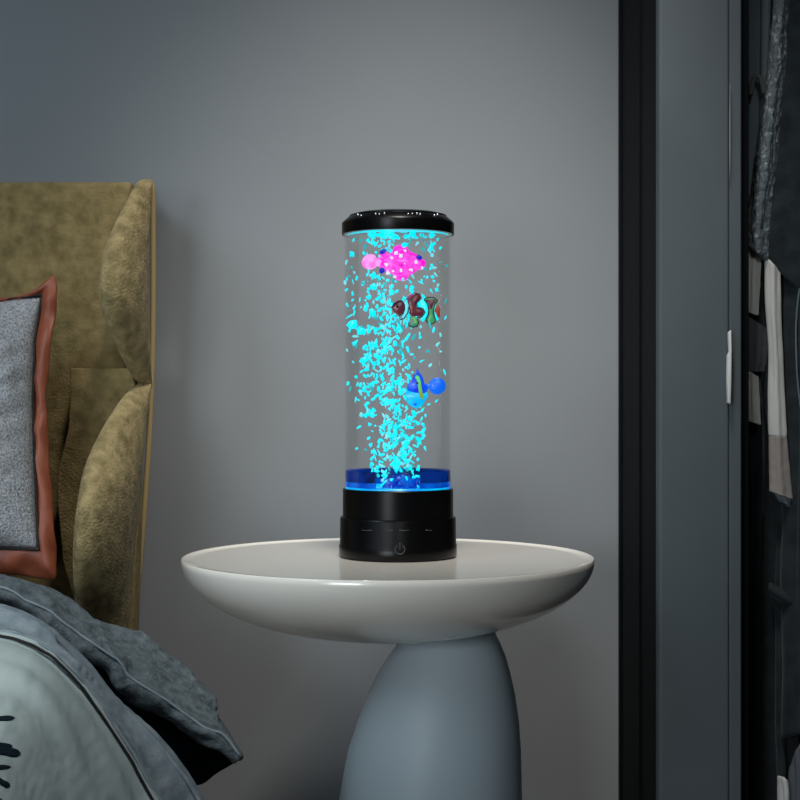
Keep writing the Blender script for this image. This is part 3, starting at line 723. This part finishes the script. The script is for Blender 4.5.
# long dark garments below
g4 = empty('trousers', (.44, 1.62, .3), 'long dark folded trousers hanging low in the wardrobe under the pale strips', 'trousers')
def vert(x, Y, top=262, bot=900): return [(x, top, Y), (x+1, (top*2+bot)/3, Y), (x-1, (top+2*bot)/3, Y), (x, bot, Y)]
cloth('trouser_leg', [vert(748, 1.665), vert(754, 1.64), vert(760, 1.645), vert(766, 1.665)], M['coat'], g4, 60, 30, .003)
cloth('trouser_leg', [vert(764, 1.66), vert(775, 1.635), vert(786, 1.63), vert(797, 1.66)], M['coat'], g4, 60, 30, .004)
cloth('draped_fold', [[(769, 583, 1.63), (785, 592, 1.62), (800, 597, 1.62), (840, 600, 1.63)], [(769, 588, 1.615), (785, 598, 1.605), (800, 604, 1.605), (840, 608, 1.61)], [(771, 600, 1.63), (786, 615, 1.625), (802, 622, 1.625), (840, 625, 1.63)]], M['coat'], g4, 40, 16, .001)
hanger(.53, g4)
g5 = empty('jacket', (.5, 1.6, .3), 'black quilted jacket at the right border of the picture', 'jacket')
cloth('jacket_body', [vert(783, 1.625, 275, 740), vert(797, 1.60, 280, 735), vert(815, 1.60, 285, 735), vert(870, 1.62, 285, 735)], M['coat'], g5, 60, 30, .003)
tube('seam', resample([P(x, y, 1.597) for x, y in ((800, 286), (797.5, 305), (796, 330), (796.5, 360), (798, 385), (801, 410))], 30), .0011, M['coat_slate'], g5, 6)  # highlight on the dark cloth, built as a thin paler line
hanger(.58, g5)
g6 = empty('cloth', (.43, 1.60, .2), 'light grey crumpled cloth at the bottom right corner of the picture', 'cloth')
cloth('fabric', [[(779, 775, 1.60), (779.5, 800, 1.60), (780, 900, 1.60)], [(784, 778, 1.585), (786, 805, 1.585), (787, 900, 1.585)], [(790, 783, 1.60), (792, 805, 1.60), (792, 900, 1.60)]], M['pale_cloth'], g6, 40, 16, .002)
cloth('fabric', [[(792, 765, 1.60), (790, 785, 1.60), (790, 900, 1.60)], [(797, 748, 1.59), (799, 785, 1.585), (800, 900, 1.585)], [(810, 735, 1.60), (822, 780, 1.60), (825, 900, 1.60)]], M['mid_cloth'], g6, 40, 16, .002, lab='mid grey side of the cloth')

# ---------------------------------------------------------------- light
def area(name, loc, target, size, energy, col, spread=180):
    l = bpy.data.lights.new(name, 'AREA'); l.size = size; l.energy = energy; l.color = col; l.spread = math.radians(spread)
    o = bpy.data.objects.new(name, l); C.objects.link(o); o.location = loc
    o.rotation_euler = (Vector(target)-Vector(loc)).to_track_quat('-Z', 'Y').to_euler(); return o
def spot(name, loc, target, size, blend, energy, col, radius=.05):
    l = bpy.data.lights.new(name, 'SPOT'); l.spot_size = math.radians(size); l.spot_blend = blend; l.energy = energy; l.color = col; l.shadow_soft_size = radius
    o = bpy.data.objects.new(name, l); C.objects.link(o); o.location = loc
    o.rotation_euler = (Vector(target)-Vector(loc)).to_track_quat('-Z', 'Y').to_euler(); return o
spot("ceiling_spot_lamp", (.04, 1.0, 2.05), (.02, 1.68, .68), 39, 1.0, 112, (1, .965, .92), .14)
spot("front_spot_lamp", (.15, -.35, 1.40), (.11, 1.75, .83), 24, 1.0, 37, (.98, .99, .97), .16)
spot("bed_fill_spot", (-.30, .55, 1.90), (-.42, 1.12, .45), 36, 1.0, 60, (.90, .97, 1), .08)  # unseen spot added to brighten the bedding
area("high_fill_light", (-1.7, -.1, 2.0), (-.75, 1.6, .85), .8, 3.2, (.70, .86, 1), 60)  # unseen bluish fill added for the upper left wall and headboard
area("left_fill_light", (-.9, -.8, .75), (-.14, 1.4, .50), .7, 1.7, (.86, .94, 1), 50)  # unseen low fill added to lift the bowl's left side
w = bpy.data.worlds.new('World'); bpy.context.scene.world = w; w.use_nodes = True
w.node_tree.nodes['Background'].inputs['Color'].default_value = (.62, .76, .88, 1)
w.node_tree.nodes['Background'].inputs['Strength'].default_value = .055

cam = bpy.data.cameras.new('Camera'); co = bpy.data.objects.new('Camera', cam); C.objects.link(co)
co.location = (0, 0, CZ); co.rotation_euler = (math.pi/2, 0, 0)
cam.sensor_width = 36; cam.lens = 36*F/800; cam.clip_start = .02
sc = bpy.context.scene; sc.camera = co
sc.view_settings.view_transform = 'Standard'; sc.view_settings.look = 'None'
sc.view_settings.exposure = 0; sc.view_settings.gamma = 1; sc.view_settings.use_curve_mapping = False
sc.cycles.transparent_max_bounces = 24; sc.cycles.max_bounces = 8
